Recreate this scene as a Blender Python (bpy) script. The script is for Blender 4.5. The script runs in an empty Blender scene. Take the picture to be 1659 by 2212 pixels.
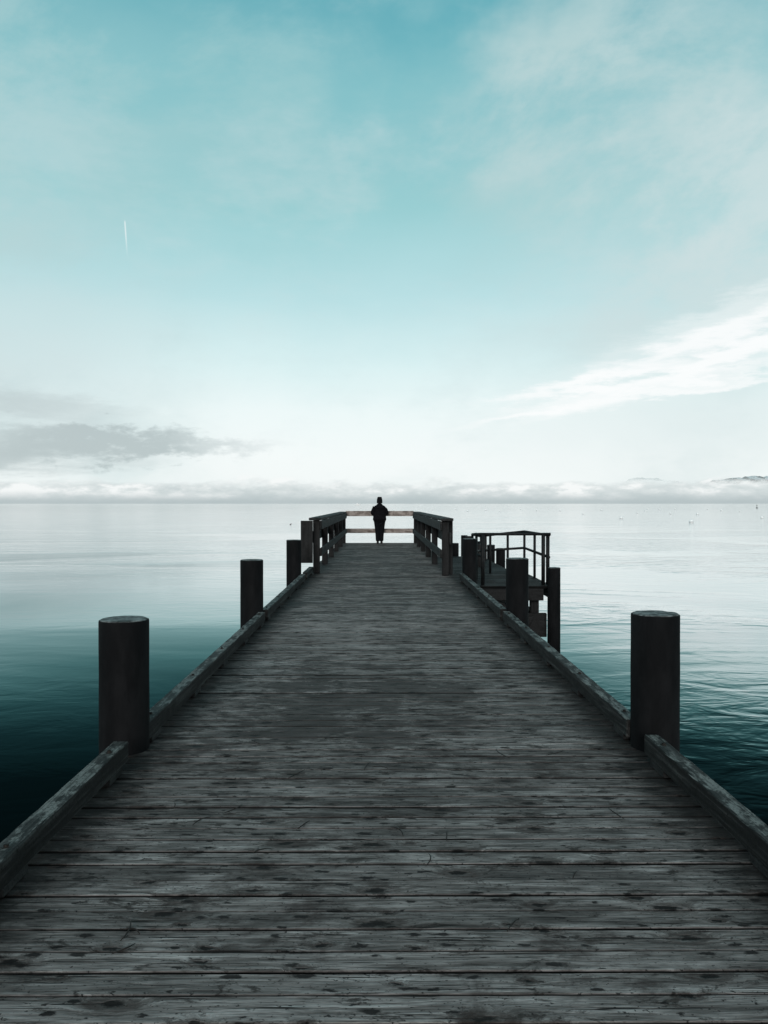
import bpy, bmesh, math, random
from mathutils import Vector, Matrix, noise as mnoise
random.seed(7)
scene = bpy.context.scene
COL = scene.collection
F = 1780.0; VX = 820.0; VY = 1088.0; CH = 1.6
WATER_Z = -1.52

def s2l(c):
    out = []
    for v in c:
        v = v/255.0
        out.append(v/12.92 if v <= 0.04045 else ((v+0.055)/1.055)**2.4)
    return tuple(out)+(1.0,)

# ------------------------------------------------------------ node helper
class N:
    def __init__(self, nt):
        self.nt = nt; nt.nodes.clear()
    def new(self, t, **kw):
        n = self.nt.nodes.new(t)
        for k, v in kw.items():
            setattr(n, k, v)
        return n
    def link(self, a, b):
        self.nt.links.new(a, b)
    def put(self, inp, v):
        if isinstance(v, bpy.types.NodeSocket): self.link(v, inp)
        elif v is not None: inp.default_value = v
    def m(self, op, a, b=None, c=None, clamp=False):
        n = self.new('ShaderNodeMath', operation=op); n.use_clamp = clamp
        self.put(n.inputs[0], a)
        if b is not None: self.put(n.inputs[1], b)
        if c is not None: self.put(n.inputs[2], c)
        return n.outputs[0]
    def comb(self, x, y, z=0.0):
        n = self.new('ShaderNodeCombineXYZ')
        self.put(n.inputs[0], x); self.put(n.inputs[1], y); self.put(n.inputs[2], z)
        return n.outputs[0]
    def sep(self, v):
        n = self.new('ShaderNodeSeparateXYZ'); self.link(v, n.inputs[0]); return n.outputs
    def noise(self, vec, scale, detail=4.0, rough=0.5, dist=0.0):
        n = self.new('ShaderNodeTexNoise')
        self.put(n.inputs['Vector'], vec); n.inputs['Scale'].default_value = scale
        n.inputs['Detail'].default_value = detail; n.inputs['Roughness'].default_value = rough
        n.inputs['Distortion'].default_value = dist
        return n.outputs[0]
    def noise2(self, vec, detail=4.0, rough=0.5, dist=0.0):
        n = self.new('ShaderNodeTexNoise', noise_dimensions='2D')
        self.put(n.inputs['Vector'], vec); n.inputs['Scale'].default_value = 1.0
        n.inputs['Detail'].default_value = detail; n.inputs['Roughness'].default_value = rough
        n.inputs['Distortion'].default_value = dist
        return n.outputs[0]
    def mix(self, f, a, b, blend='MIX'):
        n = self.new('ShaderNodeMix', data_type='RGBA', blend_type=blend)
        self.put(n.inputs[0], f); self.put(n.inputs[6], a); self.put(n.inputs[7], b)
        return n.outputs[2]
    def smooth(self, v, a, b, lo=0.0, hi=1.0):
        n = self.new('ShaderNodeMapRange', interpolation_type='SMOOTHSTEP')
        self.put(n.inputs[0], v)
        n.inputs[1].default_value = a; n.inputs[2].default_value = b
        n.inputs[3].default_value = lo; n.inputs[4].default_value = hi
        return n.outputs[0]
    def ramp(self, v, stops):
        n = self.new('ShaderNodeValToRGB'); r = n.color_ramp
        while len(r.elements) > 1: r.elements.remove(r.elements[-1])
        r.elements[0].position = stops[0][0]; r.elements[0].color = stops[0][1]
        for p, c in stops[1:]:
            e = r.elements.new(p); e.color = c
        self.put(n.inputs[0], v)
        return n.outputs[0]
    def bump(self, h, strength, dist, normal=None):
        n = self.new('ShaderNodeBump'); n.inputs['Strength'].default_value = strength
        n.inputs['Distance'].default_value = dist; self.link(h, n.inputs['Height'])
        if normal is not None: self.link(normal, n.inputs['Normal'])
        return n.outputs[0]
    def principled(self, col, rough, normal=None, metallic=0.0, spec=0.5):
        p = self.new('ShaderNodeBsdfPrincipled')
        self.put(p.inputs['Base Color'], col); self.put(p.inputs['Roughness'], rough)
        self.put(p.inputs['Metallic'], metallic); p.inputs['Specular IOR Level'].default_value = spec
        if normal is not None: self.link(normal, p.inputs['Normal'])
        o = self.new('ShaderNodeOutputMaterial'); self.link(p.outputs[0], o.inputs[0])
        return p

def mat(name):
    m = bpy.data.materials.new(name); m.use_nodes = True
    return m, N(m.node_tree)

# ------------------------------------------------------------ materials
def wood(name, axis, dark, mid, light, rough=0.75, worn=0.5, w0=0.42, toplit=None):
    m, n = mat(name)
    tc = n.new('ShaderNodeTexCoord').outputs['Object']
    oi = n.new('ShaderNodeObjectInfo').outputs['Random']
    x, y, z = n.sep(tc)[:3]
    off = n.m('MULTIPLY', oi, 37.0)
    s = [22.0, 22.0, 22.0]; s[axis] = 0.9
    v = n.comb(n.m('ADD', n.m('MULTIPLY', x, s[0]), off), n.m('MULTIPLY', y, s[1]), n.m('MULTIPLY', z, s[2]))
    g = n.noise(v, 1.0, 5, 0.65, 0.6)
    s2 = [110.0]*3; s2[axis] = 3.0
    v2 = n.comb(n.m('ADD', n.m('MULTIPLY', x, s2[0]), off), n.m('MULTIPLY', y, s2[1]), n.m('MULTIPLY', z, s2[2]))
    f = n.noise(v2, 1.0, 2, 0.6)
    blot = n.noise(n.comb(n.m('ADD', x, off), y, z), 5.0, 4, 0.6)
    speck = n.noise(n.comb(n.m('ADD', x, off), y, z), 60.0, 2, 0.7)
    col = n.ramp(g, [(0.3, dark), (0.5, mid), (0.68, light)])
    if toplit is not None:
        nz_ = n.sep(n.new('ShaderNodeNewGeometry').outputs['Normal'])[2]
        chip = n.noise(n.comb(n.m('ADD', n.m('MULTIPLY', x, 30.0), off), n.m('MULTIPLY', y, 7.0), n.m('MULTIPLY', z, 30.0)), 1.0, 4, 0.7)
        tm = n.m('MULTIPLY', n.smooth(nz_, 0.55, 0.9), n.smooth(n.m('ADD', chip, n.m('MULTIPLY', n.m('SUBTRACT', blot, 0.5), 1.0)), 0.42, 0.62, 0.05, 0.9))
        col = n.mix(tm, col, toplit)  # light on upward faces painted into the colour, broken up by worn chips
    col = n.mix(n.smooth(f, 0.5, 0.68, 0, 0.6), col, dark)
    col = n.mix(n.smooth(blot, w0, w0+0.2, 0, worn), col, light)
    col = n.mix(n.smooth(speck, 0.54, 0.66, 0, 0.9), col, dark)
    h = n.m('ADD', n.m('MULTIPLY', g, 0.8), n.m('ADD', n.m('MULTIPLY', f, -0.5), n.m('MULTIPLY', speck, -0.3)))
    n.principled(col, rough, n.bump(h, 0.8, 0.007), spec=0.2)
    return m

D0 = (0.0035, 0.0037, 0.0038, 1); D1 = (0.011, 0.0115, 0.012, 1); D2 = (0.040, 0.042, 0.042, 1)
M_CURB = wood("weathered_timber", 1, (0.0035, 0.0038, 0.0038, 1), (0.0095, 0.010, 0.010, 1), (0.05, 0.052, 0.051, 1), 0.75, 0.25, 0.54, toplit=(0.17, 0.18, 0.173, 1))
M_RAILY = wood("dark_timber_long", 1, D0, D1, D2)
M_RAILZ = wood("dark_timber_upright", 2, D0, D1, (0.020, 0.021, 0.022, 1))
M_RAILX = wood("brown_timber", 0, (0.06, 0.045, 0.038, 1), (0.21, 0.175, 0.155, 1), (0.50, 0.45, 0.42, 1))
M_DARKX = wood("dark_timber_cross", 0, D0, D1, (0.020, 0.021, 0.022, 1))

def deck_mat():
    m, n = mat("deck_planks")
    tc = n.new('ShaderNodeTexCoord').outputs['Object']
    at = n.new('ShaderNodeAttribute', attribute_name="tint").outputs['Fac']
    ed = n.new('ShaderNodeAttribute', attribute_name="edge").outputs['Fac']
    x, y, z = n.sep(tc)[:3]
    off = n.m('MULTIPLY', at, 91.0)
    wx = n.m('MULTIPLY', n.m('SUBTRACT', n.noise2(n.comb(n.m('MULTIPLY', x, 16.0), n.m('MULTIPLY', y, 30.0)), 3, 0.7), 0.5), 0.085)
    wy = n.m('MULTIPLY', n.m('SUBTRACT', n.noise2(n.comb(n.m('ADD', n.m('MULTIPLY', x, 16.0), 40.0), n.m('MULTIPLY', y, 34.0)), 3, 0.7), 0.5), 0.038)
    kv = n.comb(n.m('MULTIPLY', n.m('ADD', x, wx), 2.5), n.m('MULTIPLY', n.m('ADD', y, wy), 5.2), 0.0)
    vo = n.new('ShaderNodeTexVoronoi', voronoi_dimensions='2D', feature='F1')
    n.link(kv, vo.inputs['Vector']); vo.inputs['Scale'].default_value = 1.0
    kd = vo.outputs['Distance']; kr = n.sep(vo.outputs['Color'])
    size = n.m('ADD', n.m('MULTIPLY', n.m('MULTIPLY', kr[0], kr[0]), 0.125), 0.050)
    kq = n.m('DIVIDE', kd, size)
    core = n.smooth(kq, 0.40, 1.10, 1, 0)
    ring = n.m('MULTIPLY', n.smooth(kq, 0.8, 1.2), n.smooth(kq, 1.2, 1.9, 1, 0))
    halo = n.smooth(kq, 0.8, 3.0, 1, 0)
    vo2 = n.new('ShaderNodeTexVoronoi', voronoi_dimensions='2D', feature='F1')
    n.link(n.comb(n.m('MULTIPLY', n.m('ADD', x, wx), 6.0), n.m('ADD', n.m('MULTIPLY', n.m('ADD', y, n.m('MULTIPLY', wy, 0.8)), 15.0), 5.3), 0.0), vo2.inputs['Vector'])
    vo2.inputs['Scale'].default_value = 1.0
    k2r = n.sep(vo2.outputs['Color'])
    k2 = n.smooth(n.m('DIVIDE', vo2.outputs['Distance'], n.m('ADD', n.m('MULTIPLY', n.m('MULTIPLY', k2r[1], k2r[1]), 0.27), 0.005)), 0.5, 1.1, 1, 0)
    gy = n.m('ADD', n.m('MULTIPLY', y, 36.0), n.m('MULTIPLY', halo, 1.5))
    g = n.noise(n.comb(n.m('ADD', n.m('MULTIPLY', x, 2.4), off), gy, off), 1.0, 7, 0.74, 0.4)
    fy = n.m('ADD', n.m('MULTIPLY', y, 190.0), n.m('MULTIPLY', halo, 7.0))
    f = n.noise(n.comb(n.m('ADD', n.m('MULTIPLY', x, 8.0), off), fy, off), 1.0, 3, 0.7)
    crack = n.noise(n.comb(n.m('ADD', n.m('MULTIPLY', x, 2.6), off), n.m('MULTIPLY', y, 100.0), n.m('ADD', off, 9.0)), 1.0, 2, 0.55)
    pit = n.noise(n.comb(n.m('MULTIPLY', x, 55.0), n.m('MULTIPLY', y, 75.0), off), 1.0, 2, 0.6)
    patchy = n.noise(n.comb(n.m('ADD', n.m('MULTIPLY', x, 3.0), off), n.m('MULTIPLY', y, 8.0), off), 1.0, 4, 0.65)
    base = n.ramp(g, [(0.32, (0.042, 0.036, 0.034, 1)), (0.45, (0.140, 0.125, 0.120, 1)), (0.56, (0.245, 0.223, 0.216, 1)), (0.70, (0.42, 0.39, 0.38, 1))])
    tone = n.m('ADD', n.m('MULTIPLY', at, 0.45), n.m('ADD', n.m('MULTIPLY', n.smooth(patchy, 0.32, 0.68), 0.65), 0.36))
    base = n.mix(1.0, base, n.comb(tone, tone, tone), 'MULTIPLY')
    base = n.mix(n.smooth(f, 0.50, 0.66, 0, 0.65), base, (0.042, 0.035, 0.033, 1))
    base = n.mix(n.smooth(crack, 0.62, 0.66, 0, 0.92), base, (0.008, 0.007, 0.007, 1))
    base = n.mix(n.smooth(pit, 0.63, 0.70, 0, 0.88), base, (0.010, 0.008, 0.008, 1))
    st = n.noise2(n.comb(n.m('MULTIPLY', x, 1.1), n.m('ADD', n.m('MULTIPLY', y, 1.7), 3.0)), 7, 0.74, 0.3)
    mid = n.m('MULTIPLY', n.smooth(n.m('ABSOLUTE', n.m('SUBTRACT', y, 6.6)), 0.3, 2.4, 1, 0), n.smooth(n.m('ABSOLUTE', n.m('ADD', x, 0.30)), 0.2, 1.7, 1, 0))
    pale = n.m('MULTIPLY', n.smooth(n.m('ABSOLUTE', n.m('SUBTRACT', y, 10.3)), 0.2, 1.8, 1, 0), n.smooth(n.m('ABSOLUTE', n.m('ADD', x, 0.55)), 0.1, 0.9, 1, 0))
    sm = n.m('ADD', st, n.m('ADD', n.m('MULTIPLY', mid, 0.15), n.m('ADD', n.smooth(y, 7, 22, 0, 0.085), n.m('MULTIPLY', pale, -0.12))))
    base = n.mix(n.m('MULTIPLY', pale, 0.30), base, (0.34, 0.31, 0.30, 1))
    base = n.mix(n.smooth(sm, 0.53, 0.68, 0, 0.82), base, (0.030, 0.0195, 0.0175, 1))
    st2 = n.noise2(n.comb(n.m('MULTIPLY', x, 4.5), n.m('MULTIPLY', y, 12.0)), 5, 0.78, 0.3)
    base = n.mix(n.smooth(n.m('ADD', st2, n.m('MULTIPLY', mid, 0.08)), 0.57, 0.68, 0, 0.8), base, (0.020, 0.015, 0.013, 1))
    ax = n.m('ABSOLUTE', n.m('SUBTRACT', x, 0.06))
    base = n.mix(n.smooth(n.m('ADD', ax, n.m('MULTIPLY', st2, 0.6)), 1.50, 1.92, 0, 0.92), base, (0.009, 0.009, 0.009, 1))  # occlusion shade along the kerbs painted into the plank colour
    base = n.mix(n.m('MULTIPLY', halo, 0.32), base, (0.050, 0.036, 0.031, 1))
    base = n.mix(n.m('MULTIPLY', ring, 0.5), base, (0.026, 0.017, 0.015, 1))
    base = n.mix(n.m('MULTIPLY', core, n.m('ADD', n.m('MULTIPLY', f, 0.4), 0.76), clamp=True), base, (0.006, 0.0042, 0.004, 1))
    base = n.mix(n.m('MULTIPLY', k2, 0.92), base, (0.008, 0.006, 0.006, 1))
    base = n.mix(ed, base, (0.0008, 0.0009, 0.001, 1))
    h = n.m('ADD', n.m('MULTIPLY', g, 1.0), n.m('ADD', n.m('MULTIPLY', f, -0.45), n.m('MULTIPLY', core, -0.5)))
    h = n.m('SUBTRACT', h, n.smooth(crack, 0.62, 0.68, 0, 0.8))
    n.principled(base, n.smooth(sm, 0.5, 0.7, 0.78, 0.6), n.bump(h, 1.0, 0.007), spec=n_spec)
    return m
n_spec = 0.12
M_DECK = deck_mat()

def simple(name, c1, c2, scale, rough, bumpd=0.003, metallic=0.0, spec=0.4, stretch=(1, 1, 1)):
    m, n = mat(name)
    tc = n.new('ShaderNodeTexCoord').outputs['Object']
    mp = n.new('ShaderNodeMapping'); n.link(tc, mp.inputs[0]); mp.inputs['Scale'].default_value = stretch
    a = n.noise(mp.outputs[0], scale, 4, 0.65)
    b = n.noise(mp.outputs[0], scale*9, 2, 0.6)
    col = n.mix(n.smooth(a, 0.35, 0.68), c1, c2)
    col = n.mix(n.smooth(b, 0.58, 0.72, 0, 0.5), col, c1)
    n.principled(col, rough, n.bump(n.m('ADD', a, n.m('MULTIPLY', b, 0.4)), 0.5, bumpd), metallic=metallic, spec=spec)
    return m
M_PILE = simple("pile_coating", (0.0040, 0.0045, 0.0052, 1), (0.0085, 0.0090, 0.0100, 1), 3.0, 0.75, 0.004, stretch=(2, 2, 0.6), spec=0.08)
M_CAP = simple("pile_cap", (0.008, 0.009, 0.009, 1), (0.17, 0.19, 0.19, 1), 22.0, 0.7, 0.008)
M_METAL = simple("dark_metal", (0.004, 0.0048, 0.0053, 1), (0.010, 0.0115, 0.0125, 1), 12.0, 0.6, 0.001, metallic=0.0, spec=0.2)
M_BOLT = simple("rusty_bolt", (0.008, 0.007, 0.007, 1), (0.03, 0.024, 0.02, 1), 40.0, 0.6, 0.001, metallic=0.5)
M_CLOTH = simple("black_cloth", (0.003, 0.003, 0.004, 1), (0.007, 0.007, 0.009, 1), 14.0, 0.9, 0.01, spec=0.1)
M_DENIM = simple("dark_trousers", (0.003, 0.0035, 0.005, 1), (0.008, 0.009, 0.011, 1), 20.0, 0.9, 0.006, spec=0.1)
M_SKIN = simple("skin", (0.25, 0.14, 0.10, 1), (0.32, 0.19, 0.14, 1), 20.0, 0.6, 0.001)
M_SHOE = simple("black_leather", (0.005, 0.005, 0.005, 1), (0.012, 0.011, 0.011, 1), 20.0, 0.6, 0.001)
M_TWIG = simple("dry_needle", (0.006, 0.005, 0.004, 1), (0.018, 0.012, 0.010, 1), 30.0, 0.8, 0.001)
M_WHITE = simple("white_paint", (0.90, 0.91, 0.91, 1), (0.97, 0.97, 0.97, 1), 2.0, 0.4, 0.002)
M_BAND = simple("blue_band", (0.35, 0.45, 0.50, 1), (0.42, 0.52, 0.58, 1), 2.0, 0.4, 0.002)
M_GLASS = simple("cabin_glass", (0.02, 0.03, 0.035, 1), (0.04, 0.05, 0.055, 1), 2.0, 0.15, 0.0005)
M_DUCK = simple("dark_feathers", (0.012, 0.010, 0.009, 1), (0.04, 0.03, 0.025, 1), 30.0, 0.8, 0.002)

def water_mat():
    m, n = mat("lake_water")
    g = n.new('ShaderNodeNewGeometry').outputs['Position']
    x, y, z = n.sep(g)[:3]
    patch = n.noise2(n.comb(n.m('MULTIPLY', x, 0.05), n.m('MULTIPLY', y, 0.09)), 4, 0.55, 0.6)
    w1 = n.noise2(n.comb(n.m('MULTIPLY', x, 0.9), n.m('MULTIPLY', y, 1.5)), 3, 0.5, 0.5)
    w2 = n.noise2(n.comb(n.m('MULTIPLY', x, 3.2), n.m('MULTIPLY', y, 5.0)), 2, 0.55, 0.4)
    w3 = n.noise2(n.comb(n.m('MULTIPLY', x, 0.07), n.m('ADD', n.m('MULTIPLY', y, 0.28), 7.0)), 3, 0.5, 0.3)
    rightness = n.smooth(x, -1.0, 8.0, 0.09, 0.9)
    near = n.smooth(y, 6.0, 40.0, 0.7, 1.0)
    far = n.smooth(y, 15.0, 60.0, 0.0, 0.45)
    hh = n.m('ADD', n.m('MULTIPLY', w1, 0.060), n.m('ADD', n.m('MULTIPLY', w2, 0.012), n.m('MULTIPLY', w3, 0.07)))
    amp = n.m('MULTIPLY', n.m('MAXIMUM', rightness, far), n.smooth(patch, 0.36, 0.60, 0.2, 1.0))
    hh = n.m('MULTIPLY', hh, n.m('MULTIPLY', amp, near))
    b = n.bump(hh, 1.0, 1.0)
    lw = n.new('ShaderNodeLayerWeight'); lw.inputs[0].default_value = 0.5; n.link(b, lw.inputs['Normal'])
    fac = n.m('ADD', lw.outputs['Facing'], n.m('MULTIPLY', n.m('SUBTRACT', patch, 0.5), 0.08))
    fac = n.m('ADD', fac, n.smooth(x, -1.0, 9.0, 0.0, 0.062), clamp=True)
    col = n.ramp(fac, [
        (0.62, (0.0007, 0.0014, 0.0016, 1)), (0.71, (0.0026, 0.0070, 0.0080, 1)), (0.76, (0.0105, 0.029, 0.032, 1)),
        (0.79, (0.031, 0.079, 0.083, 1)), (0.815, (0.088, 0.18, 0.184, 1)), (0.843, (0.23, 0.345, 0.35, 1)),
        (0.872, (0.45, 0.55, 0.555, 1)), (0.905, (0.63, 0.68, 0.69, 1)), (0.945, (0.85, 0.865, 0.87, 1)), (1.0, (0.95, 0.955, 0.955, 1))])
    gl = n.new('ShaderNodeBsdfGlossy'); n.link(col, gl.inputs['Color']); gl.inputs['Roughness'].default_value = 0.07
    n.link(b, gl.inputs['Normal'])
    df = n.new('ShaderNodeBsdfDiffuse'); df.inputs['Color'].default_value = (0.0008, 0.0018, 0.0021, 1)
    ad = n.new('ShaderNodeAddShader'); n.link(gl.outputs[0], ad.inputs[0]); n.link(df.outputs[0], ad.inputs[1])
    o = n.new('ShaderNodeOutputMaterial'); n.link(ad.outputs[0], o.inputs[0])
    return m
M_WATER = water_mat()

def hill_mat():
    m, n = mat("hazy_hills")
    g = n.new('ShaderNodeNewGeometry').outputs['Position']
    x, y, z = n.sep(g)[:3]
    a = n.noise(n.comb(n.m('MULTIPLY', x, 0.006), n.m('MULTIPLY', y, 0.004), n.m('MULTIPLY', z, 0.02)), 1.0, 5, 0.65)
    snow = n.smooth(n.m('ADD', a, n.smooth(x, 3300, 3900, 0.30, -0.02)), 0.46, 0.56)
    col = n.mix(snow, (0.07, 0.11, 0.125, 1), (0.9, 0.93, 0.95, 1))
    p = n.principled(col, 0.9, spec=0.1)
    hz = n.smooth(n.m('ADD', z, n.m('MULTIPLY', n.m('SUBTRACT', a, 0.5), 130.0)), 225, 310, 0.0, 0.65)
    n.link(n.m('MULTIPLY', hz, n.smooth(x, 3200, 3700, 0.35, 1.0)), p.inputs['Alpha'])
    return m
M_HILL = hill_mat()

# ------------------------------------------------------------ mesh helpers
def obj_from(name, verts, faces, material, smooth=False, origin=None):
    if origin is None:
        mn = [min(v[i] for v in verts) for i in range(3)]; mx = [max(v[i] for v in verts) for i in range(3)]
        origin = Vector([(mn[i]+mx[i])/2 for i in range(3)])
    origin = Vector(origin)
    me = bpy.data.meshes.new(name)
    me.from_pydata([tuple(Vector(v)-origin) for v in verts], [], faces)
    bm = bmesh.new(); bm.from_mesh(me); bmesh.ops.recalc_face_normals(bm, faces=bm.faces); bm.to_mesh(me); bm.free()
    me.materials.append(material)
    if smooth:
        for p in me.polygons: p.use_smooth = True
    o = bpy.data.objects.new(name, me); o.location = origin
    COL.objects.link(o)
    return o

def top(o, label, category, group=None, kind=None):
    o["label"] = label; o["category"] = category
    if group: o["group"] = group
    if kind: o["kind"] = kind
    return o

def empty(name, loc):
    e = bpy.data.objects.new(name, None); e.location = loc; e.empty_display_size = 0.2
    COL.objects.link(e); return e

def child(o, p):
    w = Vector(o.location)
    pl = Vector((0, 0, 0)); q = p
    while q is not None:
        pl += Vector(q.location); q = q.parent
    o.parent = p; o.location = w - pl
    return o

def timber(name, p0, p1, w, h, material, ch=0.008, jit=0.0015, seg=0.25):
    p0 = Vector(p0); p1 = Vector(p1); d = (p1-p0); L = d.length; d.normalize()
    ref = Vector((0, 0, 1)) if abs(d.z) < 0.9 else Vector((0, 1, 0))
    u = d.cross(ref).normalized(); v = u.cross(d).normalized()
    a, b = w/2, h/2
    prof = [(-a+ch, -b), (a-ch, -b), (a, -b+ch), (a, b-ch), (a-ch, b), (-a+ch, b), (-a, b-ch), (-a, -b+ch)]
    ns = max(1, int(L/seg)); verts = []; faces = []
    ts = [0.0, ch/L] + [i/ns for i in range(1, ns)] + [1-ch/L, 1.0]
    for k, t in enumerate(ts):
        end = (k == 0 or k == len(ts)-1)
        for (pu, pv) in prof:
            if end: pu = pu*(1-ch/a) if a > ch else pu; pv = pv*(1-ch/b) if b > ch else pv
            q = p0 + d*(L*t) + u*pu + v*pv
            if not end:
                q += u*random.uniform(-jit, jit) + v*random.uniform(-jit, jit)
            verts.append(q)
    m = len(prof)
    for k in range(len(ts)-1):
        for i in range(m):
            j = (i+1) % m
            faces.append((k*m+i, k*m+j, (k+1)*m+j, (k+1)*m+i))
    faces.append(tuple(range(m))[::-1]); faces.append(tuple((len(ts)-1)*m+i for i in range(m)))
    return obj_from(name, verts, faces, material)

def lathe(name, profile, seg, loc, material, smooth=True):
    verts = []; faces = []
    for (r, z) in profile:
        for i in range(seg):
            a = 2*math.pi*i/seg
            verts.append((r*math.cos(a), r*math.sin(a), z))
    for k in range(len(profile)-1):
        for i in range(seg):
            j = (i+1) % seg
            faces.append((k*seg+i, k*seg+j, (k+1)*seg+j, (k+1)*seg+i))
    faces.append(tuple(range(seg))[::-1]); faces.append(tuple((len(profile)-1)*seg+i for i in range(seg)))
    o = obj_from(name, verts, faces, material, smooth, origin=(0, 0, 0))
    o.location = loc
    for p in o.data.polygons:
        if len(p.vertices) > 4: p.use_smooth = False
    return o

def tube(name, pts, radii, material, seg=10):
    pts = [Vector(p) for p in pts]
    if not isinstance(radii, (list, tuple)): radii = [radii]*len(pts)
    verts = []; faces = []
    for k, p in enumerate(pts):
        if k == 0: d = pts[1]-p
        elif k == len(pts)-1: d = p-pts[k-1]
        else: d = (pts[k+1]-p).normalized() + (p-pts[k-1]).normalized()
        d.normalize()
        ref = Vector((0, 0, 1)) if abs(d.z) < 0.9 else Vector((0, 1, 0))
        u = d.cross(ref).normalized(); v = u.cross(d)
        for i in range(seg):
            a = 2*math.pi*i/seg
            verts.append(p + (u*math.cos(a)+v*math.sin(a))*radii[k])
    for k in range(len(pts)-1):
        for i in range(seg):
            j = (i+1) % seg
            faces.append((k*seg+i, k*seg+j, (k+1)*seg+j, (k+1)*seg+i))
    faces.append(tuple(range(seg))); faces.append(tuple((len(pts)-1)*seg+i for i in range(seg)))
    o = obj_from(name, verts, faces, material, True)
    for p in o.data.polygons:
        if len(p.vertices) > 4: p.use_smooth = False
    return o

def planks(name, rows, z, th, material, gap=0.009, seg=0.4):
    verts = []; faces = []; tint = []; edge = []
    c = 0.005
    for (y0, y1, x0, x1) in rows:
        t = random.random(); dz = random.uniform(-0.0025, 0.0025); tl = random.uniform(-0.0015, 0.0015)
        ya, yb = y0+gap*random.uniform(0.25, 0.75), y1-gap*random.uniform(0.25, 0.75)
        prof = [(ya, -th), (ya, -c), (ya+c, 0), (yb-c, 0), (yb, -c), (yb, -th)]
        n = max(1, int((x1-x0)/seg)); base = len(verts)
        ph = random.uniform(0, 50)
        for k in range(n+1):
            x = x0 + (x1-x0)*k/n
            wob = 0.003*mnoise.noise(Vector((x*1.7, ph, 0)))
            wz = 0.002*mnoise.noise(Vector((x*1.1, ph+9, 0)))
            for i, (py, pz) in enumerate(prof):
                verts.append((x, py+wob*(1 if i > 2 else -0.6), z+pz+dz+wz+(tl if i > 2 else -tl)))
                tint.append(t); edge.append(1.0 if i in (0, 1, 4, 5) else 0.0)
        m = 6
        for k in range(n):
            for i in range(m):
                j = (i+1) % m
                faces.append((base+k*m+i, base+k*m+j, base+(k+1)*m+j, base+(k+1)*m+i))
        faces.append(tuple(base+i for i in range(m))); faces.append(tuple(base+n*m+i for i in range(m)))
    o = obj_from(name, verts, faces, material, origin=(0, 0, 0))
    a = o.data.attributes.new("tint", 'FLOAT', 'POINT'); a.data.foreach_set("value", tint)
    a = o.data.attributes.new("edge", 'FLOAT', 'POINT'); a.data.foreach_set("value", edge)
    return o

# ------------------------------------------------------------ water and hills
S = 45000.0
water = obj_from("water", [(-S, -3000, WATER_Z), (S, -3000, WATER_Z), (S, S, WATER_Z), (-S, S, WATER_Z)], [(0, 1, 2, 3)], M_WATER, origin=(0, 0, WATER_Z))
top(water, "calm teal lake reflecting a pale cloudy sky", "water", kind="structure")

def px_az(x): return (x-VX)/F
hv = []; hf = []; nx = 260
for i in range(nx+1):
    xp = 1300 + (2300-1300)*i/nx
    Y = 9000.0; X = px_az(xp)*Y
    if xp < 1500:
        hpx = 47 + 9*math.exp(-((xp-1385)/55.0)**2) + 4*mnoise.noise(Vector((xp*0.03, 1, 0)))
    else:
        hpx = 46 + 14*min(1, max(0, (xp-1510)/120.0)) + 5*mnoise.noise(Vector((xp*0.03, 4, 0)))
    hpx += 2.4*mnoise.noise(Vector((xp*0.13, 9, 0)))
    hpx *= min(1, max(0.5, (xp-1300)/60.0))
    H = hpx/F*Y + CH
    for j, (dy, k) in enumerate([(-900, 0.0), (-600, 0.45), (-300, 0.8), (0, 1.0), (500, 0.6)]):
        hv.append((X, Y+dy+(60*mnoise.noise(Vector((xp*0.05, j, 2)))), -5 + (H+5)*k + (22*mnoise.noise(Vector((xp*0.08, j*3, 5))) if 0 < k < 1 else 0)))
for i in range(nx):
    for j in range(4):
        a = i*5+j; hf.append((a, a+5, a+6, a+1))
hills = obj_from("hills", hv, hf, M_HILL, True)
top(hills, "snow-dusted far hills rising out of the fog", "hills", kind="structure")

# ------------------------------------------------------------ pier
pier = empty("pier", (0.05, 16.0, 0))
top(pier, "long weathered grey timber pier with low kerb beams", "pier")
rows = []; y = -1.5
while y < 33.55:
    w = random.choice([0.140, 0.145, 0.15, 0.135, 0.155, 0.130])
    y1 = min(y+w, 33.62)
    rows.append((y, y1, -1.64+random.uniform(-0.012, 0.012), 1.78+random.uniform(-0.012, 0.012)))
    y = y1
deck = planks("deck", rows, 0.0, 0.05, M_DECK); child(deck, pier)
for xs in (-1.5, -0.75, 0.05, 0.85, 1.62):
    child(timber("joist", (xs, -1.4, -0.17), (xs, 33.5, -0.17), 0.10, 0.22, M_RAILY, seg=2), pier)
for yy in (5.36, 10.95, 17.0, 22.5, 28.0, 33.2):
    child(timber("cross_beam", (-1.62, yy+0.34, -0.42), (1.76, yy+0.34, -0.42), 0.25, 0.25, M_DARKX, seg=1), pier)

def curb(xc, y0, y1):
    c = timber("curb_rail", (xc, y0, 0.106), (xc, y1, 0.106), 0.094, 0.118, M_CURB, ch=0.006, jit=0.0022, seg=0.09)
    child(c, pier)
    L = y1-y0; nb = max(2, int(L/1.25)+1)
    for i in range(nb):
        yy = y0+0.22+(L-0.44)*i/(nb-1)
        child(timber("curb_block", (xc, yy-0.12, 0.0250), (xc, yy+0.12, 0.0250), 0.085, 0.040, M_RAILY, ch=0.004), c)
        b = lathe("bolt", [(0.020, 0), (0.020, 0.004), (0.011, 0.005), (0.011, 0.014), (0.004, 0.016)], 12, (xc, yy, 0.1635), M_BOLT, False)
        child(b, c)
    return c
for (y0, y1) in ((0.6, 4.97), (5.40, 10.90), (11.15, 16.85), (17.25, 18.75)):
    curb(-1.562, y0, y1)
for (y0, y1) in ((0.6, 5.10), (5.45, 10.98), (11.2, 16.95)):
    curb(1.69, y0, y1)

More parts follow.
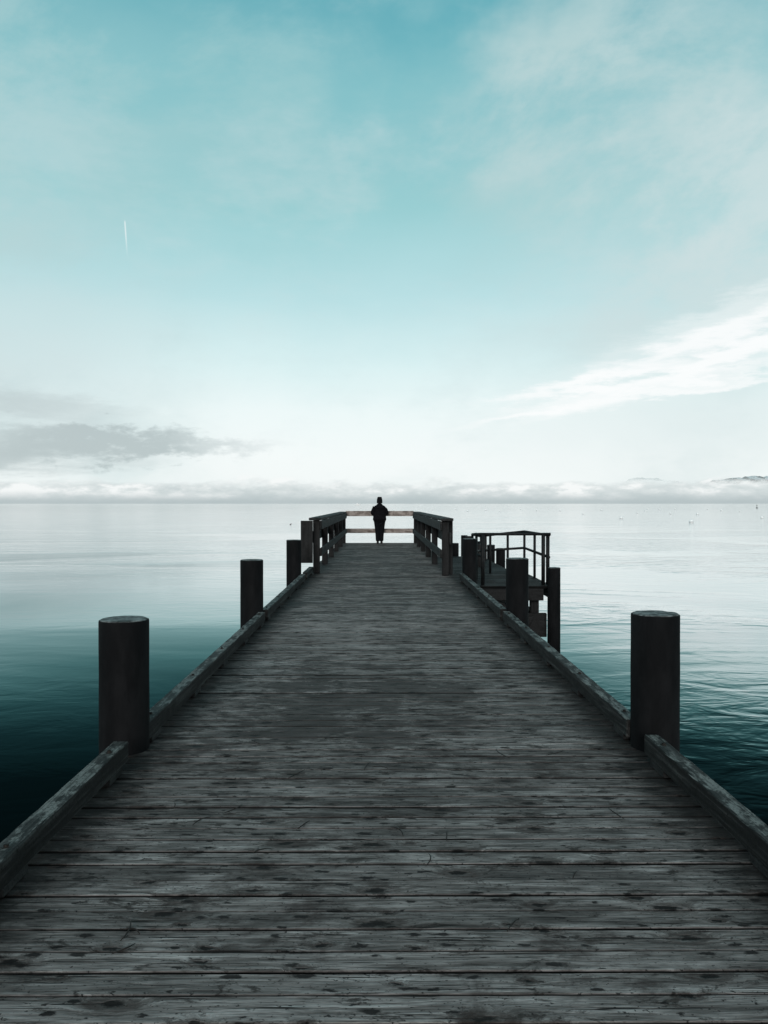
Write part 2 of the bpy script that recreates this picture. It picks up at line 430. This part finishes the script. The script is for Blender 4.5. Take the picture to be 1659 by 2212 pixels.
# ------------------------------------------------------------ piles
def pile(x, y, ztop, r, label, group, name="mooring_pile"):
    e = empty(name, (x, y, WATER_Z))
    top(e, label, "pile", group)
    zt = ztop
    prof = [(r*1.01, WATER_Z-1.5), (r*1.01, -0.6), (r, 0.0)]
    for i in range(1, 6): prof.append((r*(1+0.005*math.sin(i*2.1+x)), (zt-0.012)*i/5.0 if zt > 0 else zt-0.012))
    prof += [(r*0.992, zt-0.0015), (r*0.955, zt), (r*0.955, zt-0.012)]
    sh = lathe("shaft", prof, 64, (x, y, 0), M_PILE); child(sh, e)
    for p in sh.data.polygons:
        if min(sh.data.vertices[v].co.z for v in p.vertices) > zt-0.02: p.use_smooth = False
    # slightly uneven, worn cap
    cap = lathe("cap", [(r*0.945, zt-0.010), (r*0.945, zt+0.003), (r*0.90, zt+0.007), (r*0.65, zt+0.009), (r*0.35, zt+0.010), (r*0.1, zt+0.011)], 48, (x, y, 0), M_CAP, False)
    for v in cap.data.vertices:
        if v.co.z > zt: v.co.z += 0.004*mnoise.noise(Vector((v.co.x*18+x*5, v.co.y*18, 0)))
    child(cap, e)
    return e
G = "dark round piles along the pier"
LB = "dark round mooring pile beside the pier kerb"
pile(-1.665, 5.37, 0.845, 0.158, LB, G)
pile(1.812, 5.40, 0.875, 0.155, LB, G)
pile(-1.722, 11.1, 0.84, 0.153, LB, G)
pile(1.865, 11.15, 0.855, 0.152, LB, G)
pile(-1.775, 17.05, 0.845, 0.153, LB, G)
pile(1.875, 17.15, 0.865, 0.152, LB, G)
G2 = "shorter piles around the side landing"
for (x, yy, r) in ((3.71, 17.5, 0.135), (3.69, 25.1, 0.14), (3.68, 27.2, 0.13), (3.67, 29.7, 0.16), (3.62, 33.0, 0.14), (3.64, 35.4, 0.14), (2.6, 28.4, 0.13)):
    pile(x, yy, 0.235, r, "short dark pile standing in the water by the landing", G2, "landing_pile")

# ------------------------------------------------------------ wooden end railing
rl = empty("wooden_railing", (0, 26, 0))
top(rl, "chunky dark wooden guard railing round the pier end", "railing")
XL, XR = -1.45, 1.46
ys = [18.95, 21.85, 24.75, 27.65, 30.55, 33.38]
for side, X in ((-1, XL), (1, XR)):
    y0 = 18.9 if side < 0 else 18.2
    for i, yy in enumerate(ys):
        if side > 0 and i == 0: yy = 18.3
        child(timber("post", (X, yy, 0.003), (X, yy, 1.215), 0.15, 0.15, M_RAILZ), rl)
    child(timber("top_rail", (X+side*0.03, y0-0.1, 1.248), (X+side*0.03, 33.6, 1.248), 0.27, 0.06, M_RAILY), rl)
    child(timber("fascia_board", (X-side*0.102, y0-0.05, 1.11), (X-side*0.102, 33.28, 1.11), 0.045, 0.20, M_RAILY), rl)
    child(timber("middle_rail", (X+side*0.102, y0-0.05, 0.83), (X+side*0.102, 33.4, 0.83), 0.045, 0.26, M_RAILY), rl)
    child(timber("lower_rail", (X-side*0.102, y0-0.05, 0.49), (X-side*0.102, 33.28, 0.49), 0.05, 0.18, M_RAILY), rl)
child(timber("post", (1.60, 18.75, -0.3), (1.60, 18.75, 1.21), 0.12, 0.15, M_RAILZ), rl)
child(timber("top_rail", (XL+0.08, 33.42, 1.20), (XR-0.08, 33.42, 1.20), 0.06, 0.21, M_RAILX), rl)
child(timber("lower_rail", (XL+0.08, 33.42, 0.50), (XR-0.08, 33.42, 0.50), 0.06, 0.18, M_RAILX), rl)

sb = timber("sign_board", (-1.645, 18.62, 0.26), (-1.645, 18.62, 1.215), 0.27, 0.05, M_RAILZ, ch=0.006)
top(sb, "dark wooden board bolted upright to the railing end", "board")
for zz in (0.5, 1.0):
    child(timber("bracket", (-1.60, 18.648, zz), (-1.60, 18.86, zz), 0.05, 0.06, M_METAL, ch=0.004), sb)

# ------------------------------------------------------------ side landing
ld = empty("side_landing", (2.7, 22, WATER_Z))
top(ld, "low dark timber landing stage joined to the pier side", "dock")
rows = []; y = 17.9
while y < 28.0:
    rows.append((y, y+0.15, 1.84, 3.80 if y < 22 else 3.50)); y += 0.15
lp = planks("deck", rows, -0.20, 0.05, M_DECK); child(lp, ld)
child(timber("fascia", (1.9, 17.93, -0.38), (3.57, 17.93, -0.38), 0.08, 0.26, M_DARKX), ld)
child(timber("fascia", (3.46, 22.0, -0.36), (3.46, 28.0, -0.36), 0.08, 0.21, M_RAILY), ld)
child(timber("fascia", (3.74, 18.0, -0.36), (3.74, 22.0, -0.36), 0.08, 0.21, M_RAILY), ld)
child(timber("fascia", (1.9, 20.3, -0.36), (3.68, 20.3, -0.36), 0.2, 0.20, M_DARKX), ld)
for xx in (2.1, 3.42):
    for yy in (18.2, 22.5, 27.5):
        child(timber("leg", (xx, yy, -0.255), (xx, yy, WATER_Z-1.2), 0.18, 0.18, M_RAILZ), ld)
child(timber("lower_beam", (1.95, 18.05, -1.06), (3.66, 18.05, -1.06), 0.12, 0.52, M_DARKX), ld)
child(timber("lower_beam", (3.45, 18.3, -0.92), (3.45, 24, -0.92), 0.16, 0.2, M_RAILY), ld)
child(timber("brace", (2.2, 17.85, -0.45), (3.3, 17.85, -0.95), 0.05, 0.18, M_DARKX), ld)
child(timber("lower_platform", (2.7, 18.4, -0.88), (2.7, 24, -0.88), 1.3, 0.06, M_RAILY), ld)
for (xx, yy, zt) in ((2.42, 22.2, 0.55), (3.30, 26.2, 0.62), (2.75, 25.4, 0.60), (2.9, 23.5, 0.45)):
    child(timber("fender_post", (xx, yy, -0.198), (xx, yy, zt), 0.2, 0.2, M_RAILZ), ld)

mr = empty("metal_railing", (3.0, 19.5, -0.2))
top(mr, "dark tubular metal handrail standing on the landing stage", "railing")
R = 0.032
zb = -0.199
def rail(*pts, r=R, nm="rail"): child(tube(nm, pts, r, M_METAL), mr)
for (x, yy, zt) in ((2.27, 18.1, 0.92), (3.60, 18.1, 0.92), (3.73, 18.25, 0.915), (3.73, 19.8, 0.90), (3.73, 21.2, 0.89), (2.85, 21.2, 0.79), (2.3, 20.4, 0.84), (3.3, 21.2, 0.84), (2.27, 19.3, 0.9)):
    child(tube("post", [(x, yy, zb), (x, yy, zt)], 0.042 if yy < 19 else 0.032, M_METAL), mr)
    child(lathe("base_plate", [(0.07, 0), (0.07, 0.008), (0.045, 0.012)], 16, (x, yy, zb), M_METAL, False), mr)
rail((2.17, 18.1, 0.93), (3.76, 18.1, 0.93))
rail((3.73, 18.12, 0.90), (3.73, 21.2, 0.885), (3.3, 21.25, 0.84), (2.6, 21.3, 0.76))
rail((3.73, 18.12, 0.42), (3.73, 21.2, 0.46), (3.3, 21.25, 0.43), (2.6, 21.3, 0.38))
rail((2.27, 18.1, 0.90), (2.27, 19.3, 0.89), (2.3, 20.4, 0.84), (2.6, 21.3, 0.76))
rail((2.27, 18.1, 0.42), (2.27, 19.3, 0.42), (2.3, 20.4, 0.42), (2.6, 21.3, 0.38), r=0.025)

# ------------------------------------------------------------ person
def skinmesh(name, joints, edges, root, material, levels=2):
    me = bpy.data.meshes.new(name)
    keys = list(joints.keys()); idx = {k: i for i, k in enumerate(keys)}
    me.from_pydata([joints[k][0] for k in keys], [(idx[a], idx[b]) for a, b in edges], [])
    o = bpy.data.objects.new(name, me); COL.objects.link(o)
    md = o.modifiers.new("Skin", 'SKIN'); md.use_smooth_shade = True
    sv = me.skin_vertices[0].data
    for k in keys:
        r = joints[k][1]
        sv[idx[k]].radius = (r, r) if not isinstance(r, tuple) else r
        sv[idx[k]].use_root = (k == root)
    s = o.modifiers.new("Sub", 'SUBSURF'); s.levels = levels; s.render_levels = levels
    dg = bpy.context.evaluated_depsgraph_get(); dg.update()
    ev = o.evaluated_get(dg)
    m2 = bpy.data.meshes.new_from_object(ev)
    o.modifiers.clear(); o.data = m2; m2.name = name
    m2.materials.clear(); m2.materials.append(material)
    for p in m2.polygons: p.use_smooth = True
    return o

PX, PY = 0.0, 33.02
J = {"pel": ((0, 0, 0.96), 0.14), "sp": ((0, 0.0, 1.15), 0.125), "ch": ((0, 0.02, 1.38), 0.14), "nk": ((0, 0.035, 1.52), 0.058),
     "nk2": ((0, 0.05, 1.585), 0.056), "hd": ((0, 0.06, 1.67), (0.078, 0.092)), "hd2": ((0, 0.055, 1.74), (0.07, 0.08)), "nose": ((0, 0.165, 1.655), 0.013)}
E = [("pel", "sp"), ("sp", "ch"), ("ch", "nk"), ("nk", "nk2"), ("nk2", "hd"), ("hd", "hd2"), ("hd", "nose")]
for s, t in ((-1, "l"), (1, "r")):
    J["hip"+t] = ((s*0.085, 0, 0.88), 0.095); J["kn"+t] = ((s*0.070, 0.01, 0.50), 0.055); J["an"+t] = ((s*0.068, -0.02, 0.10), 0.042); J["to"+t] = ((s*0.08, 0.13, 0.035), 0.032)
    J["sh"+t] = ((s*0.18, 0.01, 1.42), 0.062); J["el"+t] = ((s*0.275, 0.03, 1.18), 0.042); J["wr"+t] = ((s*0.15, 0.30, 1.295), 0.027); J["pa"+t] = ((s*0.13, 0.365, 1.322), (0.036, 0.02))
    E += [("pel", "hip"+t), ("hip"+t, "kn"+t), ("kn"+t, "an"+t), ("an"+t, "to"+t), ("ch", "sh"+t), ("sh"+t, "el"+t), ("el"+t, "wr"+t), ("wr"+t, "pa"+t)]
    for i, (dx, ln) in enumerate(((0.032, 0.055), (0.012, 0.068), (-0.010, 0.072), (-0.032, 0.062))):
        a = "f%d%s" % (i, t); b = "g%d%s" % (i, t)
        bx = s*(0.13+dx)
        J[a] = ((bx, 0.41, 1.330), 0.009); J[b] = ((bx-s*0.004, 0.41+ln*0.55, 1.315), 0.008); J[b+"t"] = ((bx-s*0.006, 0.41+ln*0.68, 1.285), 0.007)
        E += [("pa"+t, a), (a, b), (b, b+"t")]
    J["th"+t] = ((s*0.085, 0.365, 1.318), 0.010); J["tt"+t] = ((s*0.062, 0.40, 1.316), 0.009)
    E += [("wr"+t, "th"+t), ("th"+t, "tt"+t)]
person = skinmesh("person", J, E, "pel", M_SKIN)
person.location = (PX, PY, 0.004)
top(person, "person in black jacket and beanie leaning on the end railing", "person")
J = {"pel": ((0, 0, 0.97), 0.19)}; E = []
for s, t in ((-1, "l"), (1, "r")):
    J["hip"+t] = ((s*0.095, 0, 0.86), 0.15); J["m"+t] = ((s*0.085, 0.005, 0.68), 0.13); J["kn"+t] = ((s*0.076, 0.01, 0.48), 0.11); J["cf"+t] = ((s*0.072, -0.015, 0.28), 0.098); J["an"+t] = ((s*0.070, -0.02, 0.07), 0.09)
    E += [("pel", "hip"+t), ("hip"+t, "m"+t), ("m"+t, "kn"+t), ("kn"+t, "cf"+t), ("cf"+t, "an"+t)]
tr = skinmesh("trousers", J, E, "pel", M_DENIM); tr.parent = person
J = {"hem": ((0, 0, 0.78), (0.26, 0.19)), "w": ((0, 0, 0.98), (0.27, 0.20)), "sp": ((0, 0.0, 1.18), (0.27, 0.20)), "ch": ((0, 0.02, 1.34), (0.26, 0.19)), "up": ((0, 0.03, 1.45), (0.19, 0.14)), "col": ((0, 0.045, 1.54), 0.115), "col2": ((0, 0.05, 1.62), 0.105)}
E = [("hem", "w"), ("w", "sp"), ("sp", "ch"), ("ch", "up"), ("up", "col"), ("col", "col2")]
for s, t in ((-1, "l"), (1, "r")):
    J["sh"+t] = ((s*0.185, 0.01, 1.40), 0.125); J["ua"+t] = ((s*0.245, 0.0, 1.29), 0.12); J["el"+t] = ((s*0.285, 0.03, 1.17), 0.10); J["fa"+t] = ((s*0.23, 0.17, 1.225), 0.078); J["cu"+t] = ((s*0.158, 0.285, 1.290), 0.05)
    E += [("up", "sh"+t), ("sh"+t, "ua"+t), ("ua"+t, "el"+t), ("el"+t, "fa"+t), ("fa"+t, "cu"+t)]
jk = skinmesh("jacket", J, E, "sp", M_CLOTH); jk.parent = person
hat = lathe("beanie", [(0.106, 1.61), (0.112, 1.62), (0.114, 1.68), (0.113, 1.70), (0.111, 1.74), (0.106, 1.775), (0.098, 1.805), (0.090, 1.825), (0.088, 1.84), (0.086, 1.855), (0.07, 1.868), (0.02, 1.872)], 24, (0, 0.055, 0), M_CLOTH)
hat.parent = person
for s in (-1, 1):
    sh = skinmesh("shoe", {"h": ((s*0.072, -0.055, 0.05), 0.058), "m": ((s*0.078, 0.04, 0.048), 0.054), "t": ((s*0.088, 0.16, 0.036), 0.04)}, [("h", "m"), ("m", "t")], "h", M_SHOE)
    sh.parent = person

# ------------------------------------------------------------ twigs on the deck
tw = [(258, 2040, 0.10, 1.2), (240, 2068, 0.07, 0.2), (415, 1787, 0.09, 1.1), (484, 1760, 0.10, 0.3), (545, 1848, 0.07, 0.5), (622, 1685, 0.12, 0.7), (786, 1668, 0.10, 1.3), (803, 1662, 0.09, 0.2),
      (871, 1812, 0.09, 1.7), (965, 1822, 0.07, 1.4), (1097, 2022, 0.08, 0.9), (1103, 1642, 0.14, 2.5), (1350, 1775, 0.10, 2.2), (375, 1750, 0.05, 1.6), (922, 1876, 0.08, 0.9), (642, 1796, 0.08, 0.8),
      (1185, 1635, 0.12, 0.1), (300, 2025, 0.06, 2.4), (1410, 1625, 0.10, 0.4), (700, 1600, 0.1, 0.3), (1240, 1905, 0.05, 1.0), (560, 1610, 0.09, 2.7)]
for (xp, yp, L, a) in tw:
    d = F*CH/(yp-VY); X = (xp-VX)/F*d
    pts = []; k = random.uniform(-1.4, 1.4)
    px_, py_ = X, d; ang = a
    for i in range(7):
        pts.append((px_, py_, 0.0075 + 0.006*math.sin(math.pi*i/6.0)))
        px_ += math.cos(ang)*L*1.2/6; py_ += math.sin(ang)*L*1.6/6; ang += k/6
    t = tube("twig", pts, [0.0018, 0.0026, 0.0028, 0.0028, 0.0026, 0.0020, 0.0012], M_TWIG, 6)
    top(t, "thin dry brown twig lying on the deck planks", "twig", "fallen twigs on the deck")

# ------------------------------------------------------------ buoys, boat, marker, duck
HW = CH - WATER_Z
def wpos(xp, yp):
    d = F*HW/(yp-VY); return ((xp-VX)/F*d, d)
def make_buoy():
    e = empty("mooring_buoy", (0, 0, WATER_Z))
    pr = [(0.02, -0.2)] + [(0.30*math.cos(a), 0.12+0.30*math.sin(a)) for a in [math.radians(v) for v in (-60, -40, -20, 0, 12)]]
    b = lathe("float", pr + [(0.30*math.cos(math.radians(v)), 0.12+0.30*math.sin(math.radians(v))) for v in (30, 45, 60, 75, 86)], 24, (0, 0, 0), M_WHITE)
    st = lathe("band", [(0.296, 0.085), (0.304, 0.088), (0.304, 0.122), (0.296, 0.126)], 24, (0, 0, 0), M_BAND)
    ring = tube("ring", [(0.05*math.cos(a)+0.0, 0, 0.46+0.05*math.sin(a)) for a in [2*math.pi*i/14 for i in range(15)]], 0.010, M_WHITE, 6)
    for c in (b, st, ring): c.parent = e
    return e
proto = make_buoy(); parts = list(proto.children)
bl = [(1495, 1129), (1648, 1120), (1508, 1112), (1450, 1111), (1343, 1121), (1260, 1111), (1378, 1109), (1395, 1104), (1425, 1102), (1210, 1104), (1160, 1103), (1125, 1101), (1100, 1100), (1050, 1103), (935, 1102), (985, 1101), (1560, 1104), (1600, 1106), (1185, 1100), (1300, 1103), (1010, 1105), (905, 1100), (1080, 1106), (1530, 1101), (1400, 1100), (1460, 1101), (850, 1103)]
for i, (xp, yp) in enumerate(bl):
    X, d = wpos(xp, yp)
    if i == 0: e = proto
    else:
        e = proto.copy(); COL.objects.link(e)
        for c in parts:
            cc = c.copy(); COL.objects.link(cc); cc.parent = e
    e.location = (X, d, WATER_Z)
    s = random.uniform(0.85, 1.1)*(1.5 if yp < 1106 else 1.2)
    e.scale = (s, s, s); e.rotation_euler = (random.uniform(-.15, .15), random.uniform(-.15, .15), random.uniform(0, 6))
    top(e, "round white mooring buoy floating on the lake", "buoy", "white mooring buoys on the lake")

X, d = wpos(773, 1091.5)
e = empty("motor_boat", (X, d, WATER_Z))
top(e, "small white cabin boat far out on the lake", "boat")
def hull():
    vs = []; fs = []; st = [(-5, 1.3, 1.0), (-2, 1.6, 1.05), (1, 1.5, 1.2), (3.5, 0.9, 1.5), (5.2, 0.06, 1.8)]
    for (x, w, h) in st:
        vs += [(x, -w, h), (x, -w*0.8, 0.0), (x, 0, -0.5), (x, w*0.8, 0.0), (x, w, h)]
    for i in range(len(st)-1):
        for j in range(5):
            k = (j+1) % 5; fs.append((i*5+j, i*5+k, (i+1)*5+k, (i+1)*5+j))
    fs.append((0, 1, 2, 3, 4)); n0 = (len(st)-1)*5; fs.append(tuple(n0+i for i in range(5)))
    return obj_from("hull", vs, fs, M_WHITE, origin=(0, 0, 0))
def prism(name, x0, x1, w, z0, z1, slope, m):
    vs = [(x0, -w, z0), (x1, -w, z0), (x1, w, z0), (x0, w, z0), (x0+0.2, -w*.9, z1), (x1-slope, -w*.9, z1), (x1-slope, w*.9, z1), (x0+0.2, w*.9, z1)]
    return obj_from(name, vs, [(0, 1, 2, 3), (4, 5, 6, 7), (0, 1, 5, 4), (1, 2, 6, 5), (2, 3, 7, 6), (3, 0, 4, 7)], m, origin=(0, 0, 0))
for o in (hull(), prism("cabin", -2.5, 2.0, 1.2, 1.05, 3.0, 1.0, M_WHITE), prism("cabin_window", -2.0, 1.75, 1.215, 2.0, 2.6, 0.4, M_GLASS), prism("flybridge", -2.0, 0.5, 1.0, 3.0, 3.7, 0.5, M_WHITE), tube("mast", [(-1, 0, 3.7), (-1, 0, 5.5)], 0.06, M_WHITE)):
    o.parent = e
X, d = wpos(1637, 1098)
e = lathe("channel_marker", [(0.7, -0.3), (0.75, 0.5), (0.6, 0.6), (0.22, 0.9), (0.18, 2.2), (0.4, 2.25), (0.4, 2.7), (0.05, 3.1)], 16, (X, d, WATER_Z), M_METAL, False)
e.scale = (0.7, 0.7, 0.8)
top(e, "dark channel marker buoy standing in open water", "marker")
X, d = wpos(628, 1133)
dk = skinmesh("duck", {"t": ((-0.22, 0, 0.10), 0.02), "b": ((-0.12, 0, 0.06), 0.075), "c": ((0.05, 0, 0.05), 0.085), "n": ((0.14, 0, 0.12), 0.035), "h": ((0.16, 0, 0.22), 0.042), "k": ((0.235, 0, 0.21), 0.012)}, [("t", "b"), ("b", "c"), ("c", "n"), ("n", "h"), ("h", "k")], "b", M_DUCK)
dk.location = (X, d, WATER_Z); dk.scale = (0.7, 0.7, 0.7)
top(dk, "small dark duck swimming on the calm lake", "duck")

# ------------------------------------------------------------ world
w = bpy.data.worlds.new("World"); scene.world = w; w.use_nodes = True
n = N(w.node_tree)
SUN_EL = math.radians(15); SUN_AZ = math.radians(188)
tc = n.new('ShaderNodeTexCoord').outputs['Generated']
nv = n.new('ShaderNodeVectorMath', operation='NORMALIZE'); n.link(tc, nv.inputs[0])
x, y, z = n.sep(nv.outputs[0])[:3]
el = n.m('ARCSINE', z); az = n.m('ARCTAN2', x, y)
def P(xp, yp):
    u = (xp-VX)/F; v = (VY-yp)/F; a = math.atan(u); return a, math.atan(v*math.cos(a))
def elp(yp): return math.atan((VY-yp)/F)
elm = n.m('MULTIPLY', el, 1.0/1.5708)
def st(yp, c): return (max(0, elp(yp))/1.5708, s2l(c))
def cen(s): return n.m('SUBTRACT', s, 0.5)
def nz(sx, sy, seed, det, rough=0.58, dist=0.0, shear=0.0):
    a = n.m('MULTIPLY', az, sx)
    if shear: a = n.m('ADD', a, n.m('MULTIPLY', el, shear))
    return n.noise2(n.comb(n.m('ADD', a, seed), n.m('ADD', n.m('MULTIPLY', el, sy), seed*1.7), 0.0), det, rough, dist)
big1 = cen(nz(3.0, 5.5, 1.3, 5)); big2 = cen(nz(4.0, 6.5, 8.3, 5))
mid1 = cen(nz(6.0, 30.0, 3.1, 7, 0.64)); mid2 = cen(nz(8.0, 36.0, 12.1, 6, 0.64))
fine = cen(nz(24.0, 60.0, 30.3, 4, 0.62))
soft = n.m('ADD', elm, n.m('MULTIPLY', big1, 0.035))
sky = n.ramp(soft, [(0.0, s2l((244, 250, 250))), st(1000, (246, 252, 252)), st(900, (239, 250, 250)), st(800, (221, 243, 244)),
                    st(650, (187, 225, 229)), st(450, (153, 207, 211)), st(200, (128, 192, 200)), st(0, (95, 172, 185)), (0.62, s2l((95, 158, 168)))])
def ellipse(xp, yp, hl, hw, slope, wa, wb, na, ne):
    ca, ce = P(xp, yp); hl /= F; hw /= F; ang = math.atan(slope)
    da = n.m('ADD', n.m('SUBTRACT', az, ca), n.m('MULTIPLY', na, wa))
    de = n.m('ADD', n.m('SUBTRACT', el, ce), n.m('MULTIPLY', ne, wb))
    a = n.m('ADD', n.m('MULTIPLY', da, math.cos(ang)/hl), n.m('MULTIPLY', de, math.sin(ang)/hl))
    b = n.m('SUBTRACT', n.m('MULTIPLY', de, math.cos(ang)/hw), n.m('MULTIPLY', da, math.sin(ang)/hw))
    return n.m('SQRT', n.m('ADD', n.m('MULTIPLY', a, a), n.m('MULTIPLY', b, b)))
def cloud(col, q, c0, c1, amt, color):
    return n.mix(n.smooth(q, c0, c1, amt, 0.0), col, s2l(color))
vn = nz(3.6, 5.2, 3.3, 7, 0.62, 0.15, -1.6)
vmod = n.smooth(vn, 0.36, 0.60, 0.30, 1.0)
def veil(col, q, c0, c1, amt, color):
    return n.mix(n.m('MULTIPLY', n.smooth(q, c0, c1, amt, 0.0), vmod), col, s2l(color))
sky = veil(sky, ellipse(1290, 200, 460, 310, 0.6, 0.40, 0.3, big2, big1), 0.2, 1.3, 0.92, (186, 213, 214))
sky = veil(sky, ellipse(1640, 520, 560, 300, 0.5, 0.35, 0.25, big1, big2), 0.1, 1.35, 0.95, (206, 224, 225))
sky = veil(sky, ellipse(250, 150, 560, 190, -0.2, 0.4, 0.3, big2, big1), 0.0, 1.5, 0.65, (165, 205, 207))
sky = veil(sky, ellipse(-50, 560, 360, 460, 0.2, 0.3, 0.3, big1, big2), 0.0, 1.5, 0.8, (184, 213, 215))
sky = veil(sky, ellipse(700, 130, 300, 150, 0.4, 0.3, 0.3, big1, big2), 0.0, 1.5, 0.5, (168, 208, 211))
gen = n.m('ADD', 0.5, n.m('ADD', n.m('MULTIPLY', big2, 0.8), n.m('MULTIPLY', fine, 0.22)))
sky = n.mix(n.smooth(gen, 0.45, 0.74, 0, 0.30), sky, s2l((206, 224, 226)))
sky = cloud(sky, ellipse(1520, 930, 520, 110, 0.05, 0.1, 0.08, mid1, big2), 0.0, 1.3, 0.5, (221, 233, 234))
sky = cloud(sky, ellipse(-20, 800, 330, 180, 0.0, 0.2, 0.12, big1, big2), 0.0, 1.4, 0.55, (206, 221, 223))
def wing(col, xp, yp, hl, hw, sl, amt, na, ne, wa=0.20, wb=0.060, c=(253, 255, 255), c0=0.1):
    return cloud(col, ellipse(xp, yp, hl, hw, sl, wa, wb, na, ne), c0, 1.3, amt, c)
sky = wing(sky, 1620, 660, 330, 34, 0.30, 0.6, mid2, mid1, c=(238, 246, 246))
sky = wing(sky, 1500, 780, 480, 75, 0.27, 0.45, big1, mid1, c=(240, 248, 248), c0=0.0)
sky = wing(sky, 1600, 715, 430, 26, 0.29, 0.9, mid1, mid2, c0=0.1)
sky = wing(sky, 1580, 775, 450, 24, 0.24, 0.95, mid2, mid1, c0=0.3)
sky = wing(sky, 1300, 826, 290, 18, 0.12, 0.95, mid1, mid2, c0=0.2)
sky = wing(sky, 1450, 842, 310, 13, 0.20, 0.85, mid2, mid1, c0=0.1)
sky = wing(sky, 1190, 886, 200, 11, 0.18, 0.9, mid1, mid2, 0.12, 0.035, c0=0.1)
sky = cloud(sky, ellipse(40, 868, 210, 36, -0.16, 0.14, 0.06, mid1, mid2), 0.0, 1.35, 0.7, (192, 205, 207))
sky = cloud(sky, ellipse(230, 958, 230, 38, 0.0, 0.10, 0.065, mid2, fine), 0.45, 1.25, 0.92, (183, 196, 198))
sky = cloud(sky, ellipse(-60, 972, 300, 46, 0.0, 0.12, 0.06, mid1, mid2), 0.3, 1.3, 0.88, (186, 199, 201))
sky = cloud(sky, ellipse(510, 962, 110, 18, 0.0, 0.06, 0.04, mid1, fine), 0.0, 1.35, 0.6, (208, 218, 220))
fn = nz(14.0, 42.0, 20.0, 6, 0.6)
edge = n.m('ADD', el, n.m('MULTIPLY', cen(fn), 0.040))
fm = n.smooth(edge, elp(1056), elp(1036), 1.0, 0.0)
fc = n.ramp(n.m('ADD', fn, n.m('MULTIPLY', fine, 0.6)), [(0.34, s2l((248, 251, 251))), (0.48, s2l((218, 226, 227))), (0.64, s2l((198, 209, 211)))])
sky = n.mix(n.m('MULTIPLY', fm, 0.88), sky, fc)
sky = n.mix(n.smooth(n.m('ADD', el, n.m('MULTIPLY', fine, 0.008)), 0.001, 0.016, 0.92, 0.0), sky, s2l((180, 193, 196)))
ca, ce = P(275, 518)
dce = n.m('SUBTRACT', el, ce)
da = n.m('ADD', n.m('SUBTRACT', az, ca), n.m('MULTIPLY', dce, 0.07))
lin = n.smooth(n.m('ABSOLUTE', da), 0.0002, 0.0013, 1.0, 0.0)
seg = n.m('MULTIPLY', n.smooth(dce, -0.022, 0.008, 0.0, 1.0), n.smooth(dce, 0.016, 0.020, 1.0, 0.0))
sky = n.mix(n.m('MULTIPLY', n.m('MULTIPLY', lin, seg), 0.7), sky, s2l((236, 246, 246)))
sky = n.mix(n.smooth(y, 0.10, -0.5, 0.0, 0.85), sky, s2l((222, 222, 221)))
nish = n.new('ShaderNodeTexSky', sky_type='NISHITA'); nish.sun_disc = False
nish.sun_elevation = SUN_EL; nish.sun_rotation = SUN_AZ
sc = n.mix(1.0, nish.outputs[0], (0.1, 0.1, 0.1, 1), 'MULTIPLY')
final = n.mix(0.03, sky, sc)
bg = n.new('ShaderNodeBackground'); n.link(final, bg.inputs[0]); bg.inputs[1].default_value = 1.0
wo = n.new('ShaderNodeOutputWorld'); n.link(bg.outputs[0], wo.inputs[0])

# ------------------------------------------------------------ sun (low, hazy, behind the viewer)
sl = bpy.data.lights.new("sun", 'SUN'); sl.energy = 1.5; sl.angle = math.radians(14); sl.color = (1.0, 0.97, 0.94)
so = bpy.data.objects.new("sun", sl); COL.objects.link(so)
dv = Vector((math.sin(SUN_AZ)*math.cos(SUN_EL), math.cos(SUN_AZ)*math.cos(SUN_EL), math.sin(SUN_EL)))
so.rotation_euler = dv.to_track_quat('Z', 'Y').to_euler()
so.location = (-5, -20, 30)

# ------------------------------------------------------------ camera
cd = bpy.data.cameras.new("camera"); cam = bpy.data.objects.new("camera", cd); COL.objects.link(cam)
cd.sensor_fit = 'VERTICAL'; cd.sensor_height = 36.0; cd.sensor_width = 27.0
cd.lens = 36.0*F/2212.0
cam.location = (0, 0, CH)
cam.rotation_euler = (math.radians(90) - math.atan(18.0/F), 0, -math.atan(9.5/F))
cd.clip_start = 0.05; cd.clip_end = 80000
scene.camera = cam
scene.view_settings.view_transform = 'Standard'; scene.view_settings.look = 'None'
scene.view_settings.exposure = 0; scene.view_settings.gamma = 1
